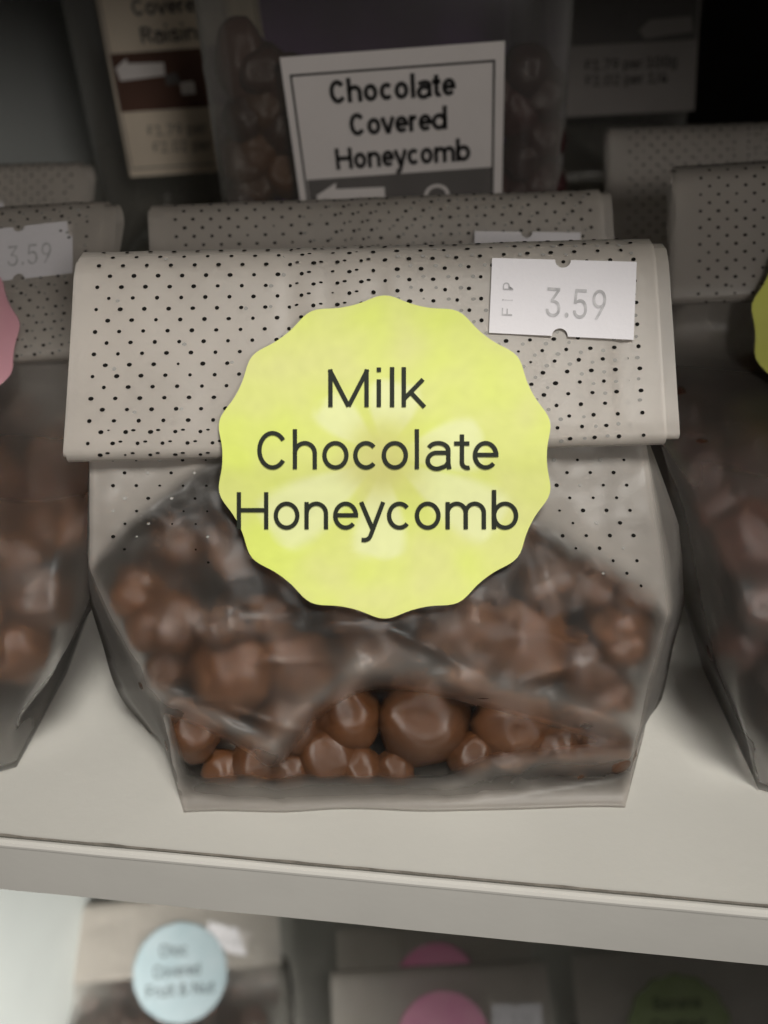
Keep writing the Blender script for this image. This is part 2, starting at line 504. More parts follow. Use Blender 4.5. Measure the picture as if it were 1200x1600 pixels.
def dot_mesh(pts, parent, keep_mat):
    """pts: (centre, axis u, axis v, radius u, radius v)"""
    V, F = [], []
    for c, au, av, ru, rv in pts:
        o = len(V)
        k = 8
        for i in range(k):
            a = 2 * math.pi * i / k
            V.append(c + au * (ru * math.cos(a)) + av * (rv * math.sin(a)))
        F.append(tuple(range(o, o + k)))
    if not V: return
    o = mesh('perforations', V, F, keep_mat, parent, smooth=False)
    o['kind'] = 'stuff'
    return o
def roll_dots(roll, parent, du=0.0043, dv=0.00203, size=0.00055, u0=0.04, u1=0.96, zones=None, faint=True, tmin=-0.006, seed=1, ghost=1.0):
    """staggered pin holes over the front of a roll, with the holes of the layer beneath showing faintly"""
    rg = random.Random(seed)
    dark, pale = [], []
    Wd = (roll.TR - roll.TL).length
    nrow = int((roll.length(0.5) + 0.004 - tmin) / dv)
    for r in range(nrow):
        t = tmin + r * dv
        ncol = int(Wd / du) + 2
        for c in range(ncol):
            x = (c + (0.5 if r % 2 else 0)) * du
            u = x / Wd
            # the sheet is a little warped, so rows drift
            t2 = t + 0.0003 * vn((u * 2.2, t * 20), 1.0, seed) + 0.0006 * math.sin(u * 5)
            uu = u + 0.0012 * vn((u * 3, t * 40), 1.0, seed + 4)
            if not (u0 < uu < u1) or t2 > roll.length(u) + roll.rb * 1.2: continue
            dbl = zones(uu, t2 / roll.length(u)) if zones else 0
            for lay in ((0, 1) if faint else (0,)):
                if lay == 1:
                    du2 = 0.0019 + 0.0011 * math.sin(uu * 7 + seed)
                    dt2 = 0.0007 * math.sin(uu * 9 + t * 60)
                    if dbl > 0.5: du2, dt2 = 0.0013, -0.0003
                    elif rg.random() > ghost * (0.15 if uu < 0.32 else 1.8): continue
                else:
                    du2 = dt2 = 0
                U = uu + du2 / Wd; T = t2 + dt2
                if not (u0 < U < u1): continue
                p = roll.point(U, T); pu = roll.point(U + 0.002, T); pv = roll.point(U, T + 0.0004)
                au = (pu - p).normalized(); av = (pv - p).normalized()
                nn = au.cross(av).normalized()
                if nn.dot(roll.n) < -0.2 and T > 0: nn = -nn
                if T <= 0 and nn.dot(p - (lerp(roll.TL, roll.TR, U) - roll.n * roll.rt)) < 0: nn = -nn
                if T > 0 and nn.dot(roll.n) < 0: nn = -nn
                s = size * rg.uniform(0.88, 1.1)
                if rg.random() < 0.03: s *= 0.65
                ell = rg.uniform(1.0, 1.35)
                if lay == 0:
                    dark.append((p + nn * 0.00009, au, av, s * ell, s))
                elif dbl > 0.5:
                    dark.append((p + nn * 0.00007, au, av, s * 1.1, s * 0.6))
                else:
                    pale.append((p + nn * 0.00005, au, av, s * 0.95 * ell, s * 0.9))
    dot_mesh(dark, parent, M_DOT)
    dot_mesh(pale, parent, M_DOT2)

def scallop_disc(fn, colfn, parent, name='round_sticker', lobes=14, amp=0.022, nr=26, na=196, label=None):
    """fn(a, b) maps unit-disc coordinates (a right, b down) to a point; scalloped edge"""
    V, C, F = [fn(0, 0)], [colfn(0, 0)], []
    for j in range(1, nr + 1):
        for i in range(na):
            th = 2 * math.pi * i / na
            c = math.cos(lobes * (th + math.pi / 2))
            rr = 1 + amp * (c + 0.12 * math.cos(2 * lobes * (th + math.pi / 2)) - 0.1)
            r = rr * j / nr
            a, b = r * math.cos(th), r * math.sin(th)
            V.append(fn(a, b)); C.append(colfn(a, b))
    for i in range(na): F.append((0, 1 + i, 1 + (i + 1) % na))
    for j in range(nr - 1):
        for i in range(na):
            p = 1 + j * na + i; q = 1 + j * na + (i + 1) % na
            F.append((p, p + na, q + na, q))
    return mesh(name, V, F, M_STICK, parent, colors=C, label=label)
def water(base, pale, seed):
    def f(a, b):
        k = 0.5 + 0.9 * vn((a, b), 2.2, seed) + 0.35 * vn((a, b), 6, seed + 1)
        k = min(1, max(0, k))
        return [lerp(base[i], pale[i], k) for i in range(3)]
    return f
def price_label(fn, w, h, parent, text=True, txt='3.59', notch=0.055):
    """fn(x, y) on the sheet, w x h, x right y down; a half-round bite in the middle of both long edges"""
    P = []
    r = notch * w
    cx = w * 0.49
    k = 10
    P.append((0, 0))
    for i in range(k + 1):
        a = math.pi - math.pi * i / k
        P.append((cx + r * math.cos(a), r * math.sin(a)))
    P += [(w, 0), (w, h)]
    for i in range(k + 1):
        a = math.pi * i / k
        P.append((cx + r * math.cos(a), h - r * math.sin(a)))
    P.append((0, h))
    # fan of strips: top outline points matched with bottom outline points
    topo = P[:k + 3]; bot = list(reversed(P[k + 3:]))
    V, F = [], []
    nn = 5
    for (a, b) in zip(topo, bot):
        for j in range(nn):
            V.append(fn(lerp(a[0], b[0], j / (nn - 1)), lerp(a[1], b[1], j / (nn - 1))))
    F = grid_faces(nn, len(topo))
    o = mesh('price_label', V, F, M_LABEL, parent, smooth=False)
    if text:
        fn2 = lambda x, y: fn(x, y, 0.00012)
        lettering([(txt, 0.385 * w, 0.80 * w, 0.745 * h, 0.38 * h, 0.02, 0.0)], fn2, M_PRICEINK, o)
        # the worn stamp reads up the left-hand end
        side_fn = lambda x, y: fn2(0.155 * w + y, 0.76 * h - x)
        lettering([('F', 0, 0.10 * h, 0, 0.072 * w, 0, 0.0), ('I', 0.20 * h, 0.215 * h, 0, 0.072 * w, 0, 0.0), ('P', 0.34 * h, 0.44 * h, 0, 0.072 * w, 0, 0.0)], side_fn, M_PRICEINK, o)
    return o

# ------------------------------------------------------------------ chocolates
def ball_mesh(name, seed, mt, nseg=28, nring=18):
    V, F = [], []
    for j in range(nring + 1):
        for i in range(nseg):
            th = math.pi * j / nring; ph = 2 * math.pi * i / nseg
            d = Vector((math.sin(th) * math.cos(ph), math.sin(th) * math.sin(ph), math.cos(th)))
            r = 1 + 0.16 * noise.noise(d * 1.25 + Vector((seed * 3.1, seed, 0))) + 0.06 * noise.noise(d * 2.6 + Vector((0, seed, seed * 2))) + 0.012 * noise.noise(d * 6 + Vector((seed, 0, 0)))
            for q in range(3):
                f = Vector((math.sin(seed * 2 + q * 2.2), math.cos(seed * 3 + q * 1.7), math.sin(seed + q * 4.1))).normalized()
                r -= 0.05 * max(0, d.dot(f) - 0.72)
            V.append(d * r)
    F = grid_faces(nseg, nring + 1, True)
    me = bpy.data.meshes.new(name)
    me.from_pydata([tuple(v) for v in V], [], F)
    me.polygons.foreach_set('use_smooth', [True] * len(me.polygons))
    me.materials.append(mt)
    return me
BALLS = {k: [ball_mesh(nm, s, mm) for s in range(6)] for k, nm, mm in (('milk', 'chocolate_ball', M_CHOC), ('dark', 'dark_chocolate_ball', M_CHOCD), ('plum', 'coated_raisin', M_PLUM))}
def ball(kind, p, r, label, group, name='chocolate_ball', squash=None):
    o = bpy.data.objects.new(name, rnd.choice(BALLS[kind]))
    COL.objects.link(o)
    o.location = p
    s = squash or (rnd.uniform(0.93, 1.1), rnd.uniform(0.9, 1.05), rnd.uniform(0.9, 1.05))
    o.scale = (r * s[0], r * s[1], r * s[2])
    o.rotation_euler = (rnd.uniform(-0.5, 0.5), rnd.uniform(-0.5, 0.5), rnd.uniform(0, 6.28)) if squash is None else (0, 0, 0)
    return tag(o, label, 'chocolate', group)

# ------------------------------------------------------------------ the front bag
bag = thing('sweet_bag', 'clear dotted bag of milk chocolate honeycomb with round lime sticker, standing front centre', 'bag of sweets', tuple(atz(630, 1240, 0)))
FY = [(690, 0.1490), (760, 0.1435), (830, 0.1368), (900, 0.1304), (1000, 0.1236), (1100, 0.1194), (1180, 0.1175), (1268, 0.1168)]
LEFT = [(690, 140), (760, 140), (830, 140), (885, 140), (930, 158), (1000, 195), (1085, 240), (1150, 262), (1205, 272), (1268, 287)]
RIGHT = [(690, 1008), (760, 1016), (830, 1026), (900, 1036), (955, 1044), (1000, 1034), (1085, 1010), (1140, 1000), (1200, 986), (1268, 976)]
LOUT = [(690, 139), (760, 138), (830, 136), (885, 137), (930, 138), (1000, 158), (1085, 186), (1150, 236), (1205, 262), (1268, 285)]
ROUT = [(690, 1014), (760, 1040), (830, 1064), (880, 1079), (940, 1070), (1010, 1052), (1085, 1036), (1150, 1014), (1200, 998), (1268, 984)]
RIDGES = [([(560, 1042), (640, 1044), (720, 1060), (860, 1098), (1000, 1140)], 0.0014, 30),
          ([(188, 1085), (245, 1084), (330, 1122), (425, 1172)], 0.0012, 18),
          ([(425, 1172), (470, 1110), (560, 1046)], 0.0010, 22),
          ([(700, 1238), (760, 1204), (850, 1190), (985, 1182)], 0.0012, 20),
          ([(140, 885), (200, 815), (320, 735), (420, 715)], 0.0014, 26),
          ([(800, 800), (860, 832), (960, 890), (1043, 955)], 0.0016, 30),
          ([(262, 1100), (264, 1200)], 0.0006, 8),
          ([(420, 1010), (520, 985), (640, 1000)], 0.0008, 26)]
_rg = random.Random(12)
for _ in range(16):
    _x, _y, _a, _l = _rg.uniform(200, 960), _rg.uniform(930, 1240), _rg.gauss(0.1, 0.5), _rg.uniform(50, 190)
    RIDGES.append(([(_x, _y), (_x + _l * 0.5 * math.cos(_a), _y + _l * 0.5 * math.sin(_a) + _rg.uniform(-9, 9)), (_x + _l * math.cos(_a), _y + _l * math.sin(_a))], _rg.uniform(0.0002, 0.00055) * _rg.choice((1, 1, -1)), _rg.uniform(6, 11)))
ARC = [(140, 885), (200, 810), (320, 730), (450, 705), (700, 720), (840, 822), (960, 890), (1043, 955)]
H_UL = [(140, 700), (330, 700), (310, 732), (205, 812), (140, 885)]
H_UR = [(820, 700), (1012, 700), (1043, 955), (960, 888), (835, 815)]
H_CLR = [(240, 1098), (330, 1130), (428, 1178), (480, 1100), (590, 1062), (740, 1075), (1000, 1150), (985, 1176), (760, 1196), (650, 1235), (300, 1232)]
H_MID = [(430, 980), (560, 1000), (700, 1020), (620, 1050), (480, 1120), (420, 1090)]
def row_y(u, v):
    return lerp(690, 1268 - 5 * u + 5 * vn((u * 5, 0.3), 1.0, 6), v)
def front_pt(u, v, lift=0.0):
    py = row_y(u, v)
    px = lerp(curve(LEFT, py), curve(RIGHT, py), u)
    e = abs(u - 0.5) * 2
    full = sstep(780, 930, py)
    Y = curve(FY, py) + 0.0045 * e ** 3 * full
    arcw = sstep(40, -10, 0)
    for pts, h, w in RIDGES:
        d = linedist((px, py), pts)
        if d < 2.4 * w:
            Y -= h * math.exp(-(d / w) ** 2 * 1.2)
    Y -= 0.0010 * full * (vn((px, py), 0.0065, 2) + 0.6 * vn((px, py), 0.017, 5)) * sstep(1268, 1200, py)
    Y -= 0.0004 * vn((px, py), 0.03, 8)
    if v > 0.93:
        Yb = atz(px, py, 0.0004).y
        Y = lerp(Y, Yb, sstep(0.93, 1.0, v))
    p = at(px, py, Y - lift)
    zmin = 0.0004 if v > 0.999 else 0.0004 + 0.0011 * sstep(1.0, 0.95, v)
    if p.z < zmin: p = atz(px, py, zmin)
    return p, px, py
def front_haze(px, py):
    q = (px, py)
    h = 0.052 + 0.015 * vn(q, 0.008, 4) + 0.07 * max(0, vn((px * 0.5, py * 1.6), 0.012, 11))
    h = lerp(h, 0.62, softpoly(q, H_UL, 14))
    h = lerp(h, 0.62, softpoly(q, H_UR, 24))
    h = lerp(h, 0.11, softpoly(q, H_MID, 30))
    h = lerp(h, 0.0, softpoly(q, H_CLR, 14))
    for pts, hh, w in RIDGES[:4]:
        d = linedist(q, pts)
        h += 0.19 * math.exp(-(d / w) ** 2 * 2.2)  # bright bands along the main creases painted in as extra haze
    h = lerp(h, 0.50, sstep(1210, 1246, py + 6 * vn(q, 0.02, 3)))
    return h
NU, NV = 110, 110
V, hz, rows = [], [], 0
nb = 24
for j in range(NV):
    v = j / (NV - 1)
    ring, hh = [], []
    for i in range(NU):
        p, px, py = front_pt(i / (NU - 1), v)
        ue = min(i, NU - 1 - i) / (NU - 1)
        ring.append(p); hh.append(min(0.8, front_haze(px, py) + 0.30 * math.exp(-(ue / 0.010) ** 2)))  # extra haze paints the bright line along both folded side edges
    py0 = row_y(0.5, v)
    full = sstep(690, 900, py0)
    # side gussets fold out to the silhouette and back in to the rear face
    rp, lp = ring[-1], ring[0]
    ro = at(curve(ROUT, row_y(1, v)), row_y(1, v), rp.y + 0.003 + 0.014 * full); ro.z = max(0.0004, ro.z)
    lo = at(curve(LOUT, row_y(0, v)), row_y(0, v), lp.y + 0.003 + 0.014 * full); lo.z = max(0.0004, lo.z)
    by = lerp(0.1545, 0.168, full)
    rb = Vector((rp.x * lerp(1.0, 1.03, full) - 0.001, by, max(0.0004, rp.z))); lb = Vector((lp.x * lerp(1.0, 1.02, full) + 0.001, by, max(0.0004, lp.z)))
    if v == 1: 
        rb.z = lb.z = ro.z = lo.z = 0.0004
    for t in (0.35, 0.7, 1.0): ring.append(lerp(rp, ro, t)); hh.append(lerp(0.36, 0.5, sstep(0.85, 1, v)))
    for t in (0.35, 0.7, 1.0): ring.append(lerp(ro, rb, t)); hh.append(lerp(0.2, 0.5, sstep(0.9, 1, v)))
    for i in range(1, nb):
        t = i / nb
        q = lerp(rb, lb, t); q.y += 0.006 * math.sin(math.pi * t) * full + 0.001 * vn((t * 4, v * 6), 1, 3)
        ring.append(q); hh.append(lerp(lerp(0.3, 0.08, full), 0.5, sstep(0.9, 1, v)))
    ring.append(lb); hh.append(0.12)
    for t in (0.35, 0.7, 1.0): ring.append(lerp(lb, lo, t)); hh.append(lerp(0.2, 0.5, sstep(0.9, 1, v)))
    for t in (0.35, 0.7): ring.append(lerp(lo, lp, t)); hh.append(lerp(0.36, 0.5, sstep(0.85, 1, v)))
    rows = len(ring)
    V += ring; hz += hh
F = grid_faces(rows, NV, True)
F.append(tuple(range((NV - 1) * rows, NV * rows)))
mesh('bag_film', V, F, M_FILM, bag, attrs={'haze': hz})

roll = Roll(at(116, 432, 0.1655), at(1042, 408, 0.1655), at(99, 702, 0.1440), at(1058, 674, 0.1440), rt=0.0066, rb=0.0020, seed=2, wob=0.0007)
roll.build(bag, 0.80)
def zone(u, v):
    return 1 if (0.36 < u < 0.50 and v < 0.45) or (0.05 < u < 0.3 and v > 0.86) else 0
roll_dots(roll, bag, zones=zone, size=0.00036, u0=0.035, u1=0.95, seed=3, ghost=0.42)
# pin holes on the flat film below the roll
rg = random.Random(4)
dk, pl = [], []
for r in range(17):
    for c in range(25):
        u = (c + (0.5 if r % 2 else 0)) / 24
        v = 0.05 + r * 0.0345
        if not 0.03 < u < 0.975: continue
        p, px, py = front_pt(u, v, 0.00012)
        a = softpoly((px, py), H_UL, 25); b = softpoly((px, py), H_UR, 30)
        k = max(a, b, 0.35 * sstep(960, 800, py))
        if (340 < px < 860 and py < 940): continue
        if py > 980 or k < 0.08 + 0.3 * rg.random(): continue
        pu, _, _ = front_pt(u + 0.01, v, 0.00012); pv, _, _ = front_pt(u, v + 0.01, 0.00012)
        s = 0.00034 * rg.uniform(0.7, 1.1) * (1 if k > 0.5 else 0.7)
        (dk if rg.random() < 0.75 else pl).append((p, (pu - p).normalized(), (pv - p).normalized(), s * 1.15, s))
dot_mesh(dk, bag, M_DOT); dot_mesh(pl, bag, M_DOT2)

# the lime sticker bridges the roll and the film below it
SY = [(440, 0.1602), (560, 0.1517), (640, 0.1455), (715, 0.1400), (760, 0.1375), (830, 0.1334), (900, 0.1284), (960, 0.1237), (990, 0.1218)]
def st(px, py, lift=0.0):
    y = curve(SY, py + 0.03 * (px - 600))
    e = abs(px - 601) / 258
    return at(px, py, y + 0.0004 * e * e - lift)
LIME = [(0.70, 0.785, 0.165), (0.70, 0.715, 0.265)]
PETALS = [(-1.42, 0.50, 0.46), (-0.16, 0.62, 0.40), (1.63, 0.66, 0.36), (2.55, 0.86, 0.34), (0.55, 0.84, 0.32), (-2.4, 0.52, 0.34)]
def lime(a, b):
    k = 0.5 + 0.8 * vn((a, b), 2.0, 3) + 0.4 * vn((a, b), 5.5, 6)
    c = [lerp(LIME[0][i], LIME[1][i], min(1, max(0, k))) for i in range(3)]
    r = math.hypot(a, b); th = math.atan2(b, a)
    pt = 0
    for (t0, rl, wd) in PETALS:
        d = (th - t0 + math.pi) % (2 * math.pi) - math.pi
        wv = wd * math.sqrt(max(0, 1 - ((r / rl) * 2 - 1.1) ** 2 * 0.8)) if r < rl else 0
        pt = max(pt, sstep(-0.05, 0.10, wv - abs(d)) * sstep(rl, rl * 0.93, r) * sstep(0.1, 0.3, r))
    c = [lerp(c[i], (0.80, 0.83, 0.46)[i], 0.75 * pt) for i in range(3)]
    o = sstep(0.42, 0.05, r + 0.12 * vn((a, b), 4, 2))
    c = [lerp(c[i], (0.58, 0.55, 0.19)[i], 0.75 * o) for i in range(3)]
    g = 1 + 0.05 * vn((a, b), 16, 9)
    return [x * g for x in c]
stk = scallop_disc(lambda a, b: st(601 + a * 259, 714 + b * 247), lime, bag)
lettering([('Milk', 512, 666, 636, 59, 0.0, 0.114), ('Chocolate', 402, 779, 733, 59, 0.0, 0.114), ('Honeycomb', 370, 810, 827, 58, 0.0, 0.114)],
          lambda x, y: st(x, y, 0.00025), M_INK, stk)
def front_price(x, y, lift=0.0):
    u = x / 226.0; v = y / 120.0
    px = lerp(lerp(769, 995, u), lerp(764, 990, u), v); py = lerp(lerp(403, 409, u), lerp(520, 531, u), v)
    base = (roll.TL + roll.TR) / 2 + roll.n * (0.0007 + lift)
    return atplane(px, py, base, roll.n)
price_label(front_price, 226.0, 120.0, bag)

# chocolates in the front bag: (picture x, y of the centre, radius in mm, gap behind the film, what tells it apart)
CH = [(665, 1150, 9.6, 0.0, 'largest round chocolate ball, low in the middle of the lime sticker bag'),
      (303, 1146, 6.0, 0.6, 'glossy chocolate ball in the lower left corner of the lime sticker bag'),
      (402, 1208, 5.6, 0.3, 'small low chocolate ball right of the glossy corner ball in the lime sticker bag'),
      (512, 1196, 6.2, 0.3, 'chocolate ball resting just left of the largest one in the lime sticker bag'),
      (545, 1120, 7.0, 2.5, 'chocolate ball above and left of the largest one in the lime sticker bag'),
      (620, 1240, 3.9, 0.6, 'tiny chocolate piece at the very bottom below the largest ball'),
      (800, 1142, 8.4, 0.6, 'wide chocolate ball just right of the largest one in the lime sticker bag'),
      (862, 1226, 5.6, 0.3, 'chocolate ball low under the right hand crease of the lime sticker bag'),
      (930, 1222, 5.4, 0.3, 'chocolate ball in the lower right corner of the lime sticker bag'),
      (925, 1150, 7.2, 2.0, 'chocolate ball under the long slanting crease near the right edge'),
      (268, 975, 7.2, 0.8, 'upper left chocolate ball with a small highlight behind hazy film'),
      (362, 1056, 8.6, 0.5, 'hazy chocolate ball left of centre just above the left crease'),
      (460, 1040, 7.4, 2.5, 'hazy chocolate ball under the lower left rim of the lime sticker'),
      (578, 1010, 8.0, 3.0, 'hazy chocolate ball straight below the middle of the lime sticker'),
      (712, 970, 8.4, 0.5, 'amber lit chocolate ball right beneath the lime sticker'),
      (826, 1008, 9.4, 0.3, 'bright chocolate ball right of centre above the slanting crease'),
      (925, 1045, 7.6, 2.5, 'dim chocolate ball between the bright one and the right edge'),
      (975, 988, 6.4, 0.8, 'chocolate ball at the right pinch of the lime sticker bag'),
      (455, 1222, 4.6, 0.2, 'small chocolate ball on the base, left of the tiny piece, lime sticker bag'),
      (735, 1226, 5.2, 0.4, 'flat chocolate ball on the base below the wide ball in the lime sticker bag'),
      (795, 1228, 4.8, 0.2, 'chocolate ball on the base between the flat one and the right corner'),
      (352, 1222, 4.4, 1.0, 'small chocolate ball on the base near the left corner of the lime sticker bag'),
      (950, 1232, 4.4, 0.2, 'small chocolate ball tucked into the right base corner of the lime sticker bag'),
      (892, 1238, 4.0, 0.2, 'small chocolate ball on the base just left of the right base corner'),
      (565, 1226, 4.4, 0.4, 'small chocolate ball on the base under the left side of the largest ball'),
      (210, 925, 5.4, 1.5, 'chocolate ball at the left pinch of the lime sticker bag')]
GA = 'chocolate honeycomb balls in the lime sticker bag'
for px, py, r, gap, lb in CH:
    r *= 0.001
    Yf = curve(FY, py) + 0.0035 * sstep(250, 460, abs(px - 620)) + r * 1.09 + gap * 0.001 + (0.0016 if py < 1160 else 0.0013)
    p = at(px, py, Yf)
    if p.z < r * 0.92 + 0.0008: p.z = r * 0.92 + 0.0008
    ball('milk', p, r, lb, GA)
# more of the front row, filling the bag from edge to edge up to where the film is empty
FRONT = [(o.location.copy(), o.scale.x) for o in COL.objects if o.name.startswith('chocolate_ball')]
def heap_top(px):
    return curve([(140, 895), (230, 830), (330, 760), (500, 740), (760, 760), (880, 845), (1000, 930), (1045, 965)], px)
for k in range(1500):
    py = rnd.uniform(780, 1190); px = rnd.uniform(curve(LEFT, py) + 28, curve(RIGHT, py) - 28)
    r = rnd.uniform(5.2, 8.6) * 0.001
    if py < heap_top(px) + 30: continue
    e = abs(px - 620) / 380
    p = at(px, py, curve(FY, py) + 0.0045 * e ** 3 + r * 1.08 + 0.0018 + rnd.uniform(0, 0.003))
    if p.z < r: p.z = r
    if any((p - q).length < 0.80 * (r + r2) for q, r2 in FRONT): continue
    FRONT.append((p.copy(), r))
    ball('milk', p, r, 'hazy brown lump wedged among larger balls of the lime sticker bag', GA)
for px, py, dy, r in ((226, 985, 0.010, 4.6), (252, 1052, 0.010, 4.6), (276, 1108, 0.011, 4.2), (204, 936, 0.010, 4.2), (996, 935, 0.009, 4.2), (978, 1015, 0.009, 4.4), (962, 1088, 0.010, 4.4)):
    p = at(px, py, curve(FY, py) + dy); r *= 0.001
    if p.z < r: p.z = r
    FRONT.append((p.copy(), r))
    ball('milk', p, r, 'hazy brown lump showing through a side fold of the lime sticker bag', GA)
# the pile behind, glimpsed between the front ones
PILE = list(FRONT)
for k in range(700):
    px = rnd.uniform(230, 985); py = rnd.uniform(800, 1190)
    top_lim = curve([(140, 900), (230, 850), (330, 790), (500, 770), (760, 790), (880, 850), (1000, 930), (1045, 970)], px)
    if py < top_lim + 22: continue
    if px < curve(LEFT, py) + 55 or px > curve(RIGHT, py) - 55: continue
    r = rnd.uniform(6.6, 8.8) * 0.001
    p = at(px, py, curve(FY, py) + 0.015 + rnd.uniform(0, 0.014))
    if p.z < r: p.z = r
    if any((p - q).length < 0.80 * (r + r2) for q, r2 in PILE): continue
    PILE.append((p.copy(), r))
    ball('milk', p, r, 'brown chocolate ball behind the front row of the lime sticker bag', GA)

for k in range(500):
    r = rnd.uniform(5.6, 8.2) * 0.001
    q = Vector((rnd.uniform(-0.040, 0.046), rnd.uniform(0.128, 0.160), r))
    if any((q - c).length < 0.78 * (r + r2) for c, r2 in PILE): continue
    PILE.append((q, r))
    ball('milk', q, r, 'brown chocolate ball behind the front row of the lime sticker bag', GA)

# ------------------------------------------------------------------ other bags of sweets
def make_bag(label, loc, rz, lean, yb, zb, width=0.112, depth=0.05, base=0.088, group=None, sticker=None, text=None, price=None,
             haze=0.30, hroll=0.78, seed=0, mid=None, bend=0.0, belly=1.04, kind='milk', balls=0, ball_label='', ball_group=None, dots=True, rollh=0.039, fill=0.62, dsize=0.00036, nball=None, stick_off=(0, 0), ball_r=(6, 8.8), px_lim=None, lobes=14):
    root = thing('sweet_bag', label, 'bag of sweets', loc, rz, group)
    M = root.matrix_basis
    d = Vector((0, -math.sin(lean), -math.cos(lean)))        # down the front of the roll
    hw = width / 2
    w = lambda x, y, z: M @ Vector((x, y, z))
    B = Vector((0, yb, zb)); T = B - d * rollh
    n = Vector((0, -math.cos(lean), math.sin(lean)))
    sk = 0.0015 * math.sin(seed * 2.1)
    rl = Roll(w(-hw, T.y, T.z + sk), w(hw, T.y, T.z - sk), w(-hw - 0.001, B.y, B.z + sk), w(hw + 0.001, B.y, B.z - sk), rt=0.0042, rb=0.002, seed=seed, wob=0.0007)
    rl.build(root, hroll, nu=40)
    if dots: roll_dots(rl, root, seed=seed + 20, size=dsize, u0=0.04, u1=0.96, ghost=0.4, zones=lambda u, v: 1 if 0.4 < u < 0.5 else 0)
    # body: profile of the front and back in the bag's own frame, v = 0 at the neck
    K = B + d * 0.020
    Kz = max(K.z, 0.020)
    fp = [(0, B.y + 0.0045, B.z + 0.002), (0.25, K.y + 0.005, Kz), (0.55, max(0.004, K.y * 0.32), max(0.016, Kz * 0.80)), (0.8, 0.0015, 0.018), (1.0, 0.0, 0.0005)]
    if mid: fp[2] = (0.55, mid[0], mid[1]); fp[3] = (0.8, 0.002, 0.021)
    fy = [(a, b) for a, b, c in fp]; fz = [(a, c) for a, b, c in fp]
    wd = [(0, hw * 0.96), (0.2, hw * 1.0), (0.42, hw * belly), (0.72, hw * belly * 0.99), (0.88, base * 0.54), (1.0, base * 0.5)]
    NR, NF, NB = 44, 48, 14
    V, hz = [], []
    for j in range(NR):
        v = j / (NR - 1)
        y0, z0, hwv = curve(fy, v), curve(fz, v), curve(wd, v)
        full = sstep(0.0, 0.4, v)
        yb2 = lerp(B.y + 0.009, max(depth, B.y * 0.75), full) if v < 1 else max(depth, B.y * 0.75)
        if v > 0.75: yb2 = lerp(yb2, depth, sstep(0.75, 1, v))
        ring, hh = [], []
        for i in range(NF):
            u = i / (NF - 1); e = abs(u - 0.5) * 2
            x = lerp(-hwv, hwv, u) * (0.965)
            y = y0 + 0.006 * e ** 3 * full - 0.0018 * full * sstep(1, 0.85, v) * (vn((u * 3, v * 4), 1.2, seed) + 0.7 * abs(vn((u * 5, v * 5), 1.4, seed + 5)))
            z = max(0.0005, z0 + 0.0012 * full * vn((u * 4, v * 5), 1.1, seed + 2) * sstep(1, 0.8, v))
            ring.append(w(x, y, z))
            hh.append(haze * (0.8 + 0.6 * abs(vn((u * 4, v * 6), 1.2, seed + 7))) + (0.28 * sstep(0.42, 0.15, v) * sstep(0.35, 0.9, e)) + 0.08 * sstep(0.9, 1, v))
        ymid = lerp(y0 + 0.006, yb2, 0.5)
        gx = hwv * (1.0 + 0.03 * full)
        for q in ((gx, lerp(y0 + 0.006 * full, ymid, 0.6)), (hwv * lerp(1, 1.01, full), lerp(ymid, yb2, 0.5))): ring.append(w(q[0], q[1], z0)); hh.append(haze + 0.05)
        for i in range(NB):
            t = i / (NB - 1)
            ring.append(w(lerp(hwv, -hwv, t) * 0.98, yb2 + 0.005 * full * math.sin(math.pi * t), z0)); hh.append(haze + 0.08)
        for q in ((-hwv * lerp(1, 1.01, full), lerp(ymid, yb2, 0.5)), (-gx, lerp(y0 + 0.006 * full, ymid, 0.6))): ring.append(w(q[0], q[1], z0)); hh.append(haze + 0.05)
        V += ring; hz += hh
    nr = len(ring)
    F = grid_faces(nr, NR, True); F.append(tuple(range((NR - 1) * nr, NR * nr)))
    mesh('bag_film', V, F, M_FILM, root, attrs={'haze': hz})
    wn = (M.to_3x3() @ n); wdn = (M.to_3x3() @ d); wx = M.to_3x3() @ Vector((1, 0, 0))
    if sticker:
        rr = sticker['r']
        C0 = w(0, B.y, B.z) + wn * 0.0016 + wx * stick_off[0] + wdn * stick_off[1]
        fn = lambda a, b, l=0.0: C0 + wx * (a * rr) + wdn * (b * rr) + wn * (l + 0.0006 * (a * a) + bend * max(0.0, b + 0.2) ** 2)
        s = scallop_disc(fn, water(sticker['a'], sticker['b'], seed), root, amp=sticker.get('amp', 0.022), nr=12, na=112, lobes=14)
        if text:
            lettering([(t, x0, x1, yb_, ch, 0, th) for t, x0, x1, yb_, ch, th in text], lambda x, y: fn(x, y, 0.0003), M_INKSOFT, s)
    if price:
        px_, py_, pw, ph, rot = price
        ca, sa = math.cos(rot), math.sin(rot)
        P0 = w(0, T.y, T.z) + wn * 0.0010
        pf = lambda x, y, l=0.0: P0 + wx * (px_ + x * ca - y * sa) + wdn * (py_ + x * sa + y * ca) + wn * l
        price_label(pf, pw, ph, root)
    rr_ = random.Random(seed + 90)
    made = []
    tries = 0
    while len(made) < balls and tries < 9000:
        tries += 1
        v = rr_.uniform(1 - fill, 0.97)
        r = rr_.uniform(*ball_r) * 0.001
        y0, z0, hwv = curve(fy, v), curve(fz, v), curve(wd, v)
        x = rr_.uniform(-1, 1) * (hwv - r * 1.15)
        y = y0 + r * 1.1 + 0.003 + 0.003 * (abs(x) / hwv) ** 3 + (rr_.random() ** 2) * max(0, (depth - y0 - 2 * r))
        z = max(r, z0 - (1.3 * r + 0.002 if v < 0.62 else 0.25 * r))
        c = Vector((x, y, z))
        if any((c - c2).length < 0.76 * (r + r2) for c2, r2 in made): continue
        if px_lim and not px_lim(w(*c)): continue
        made.append((c, r))
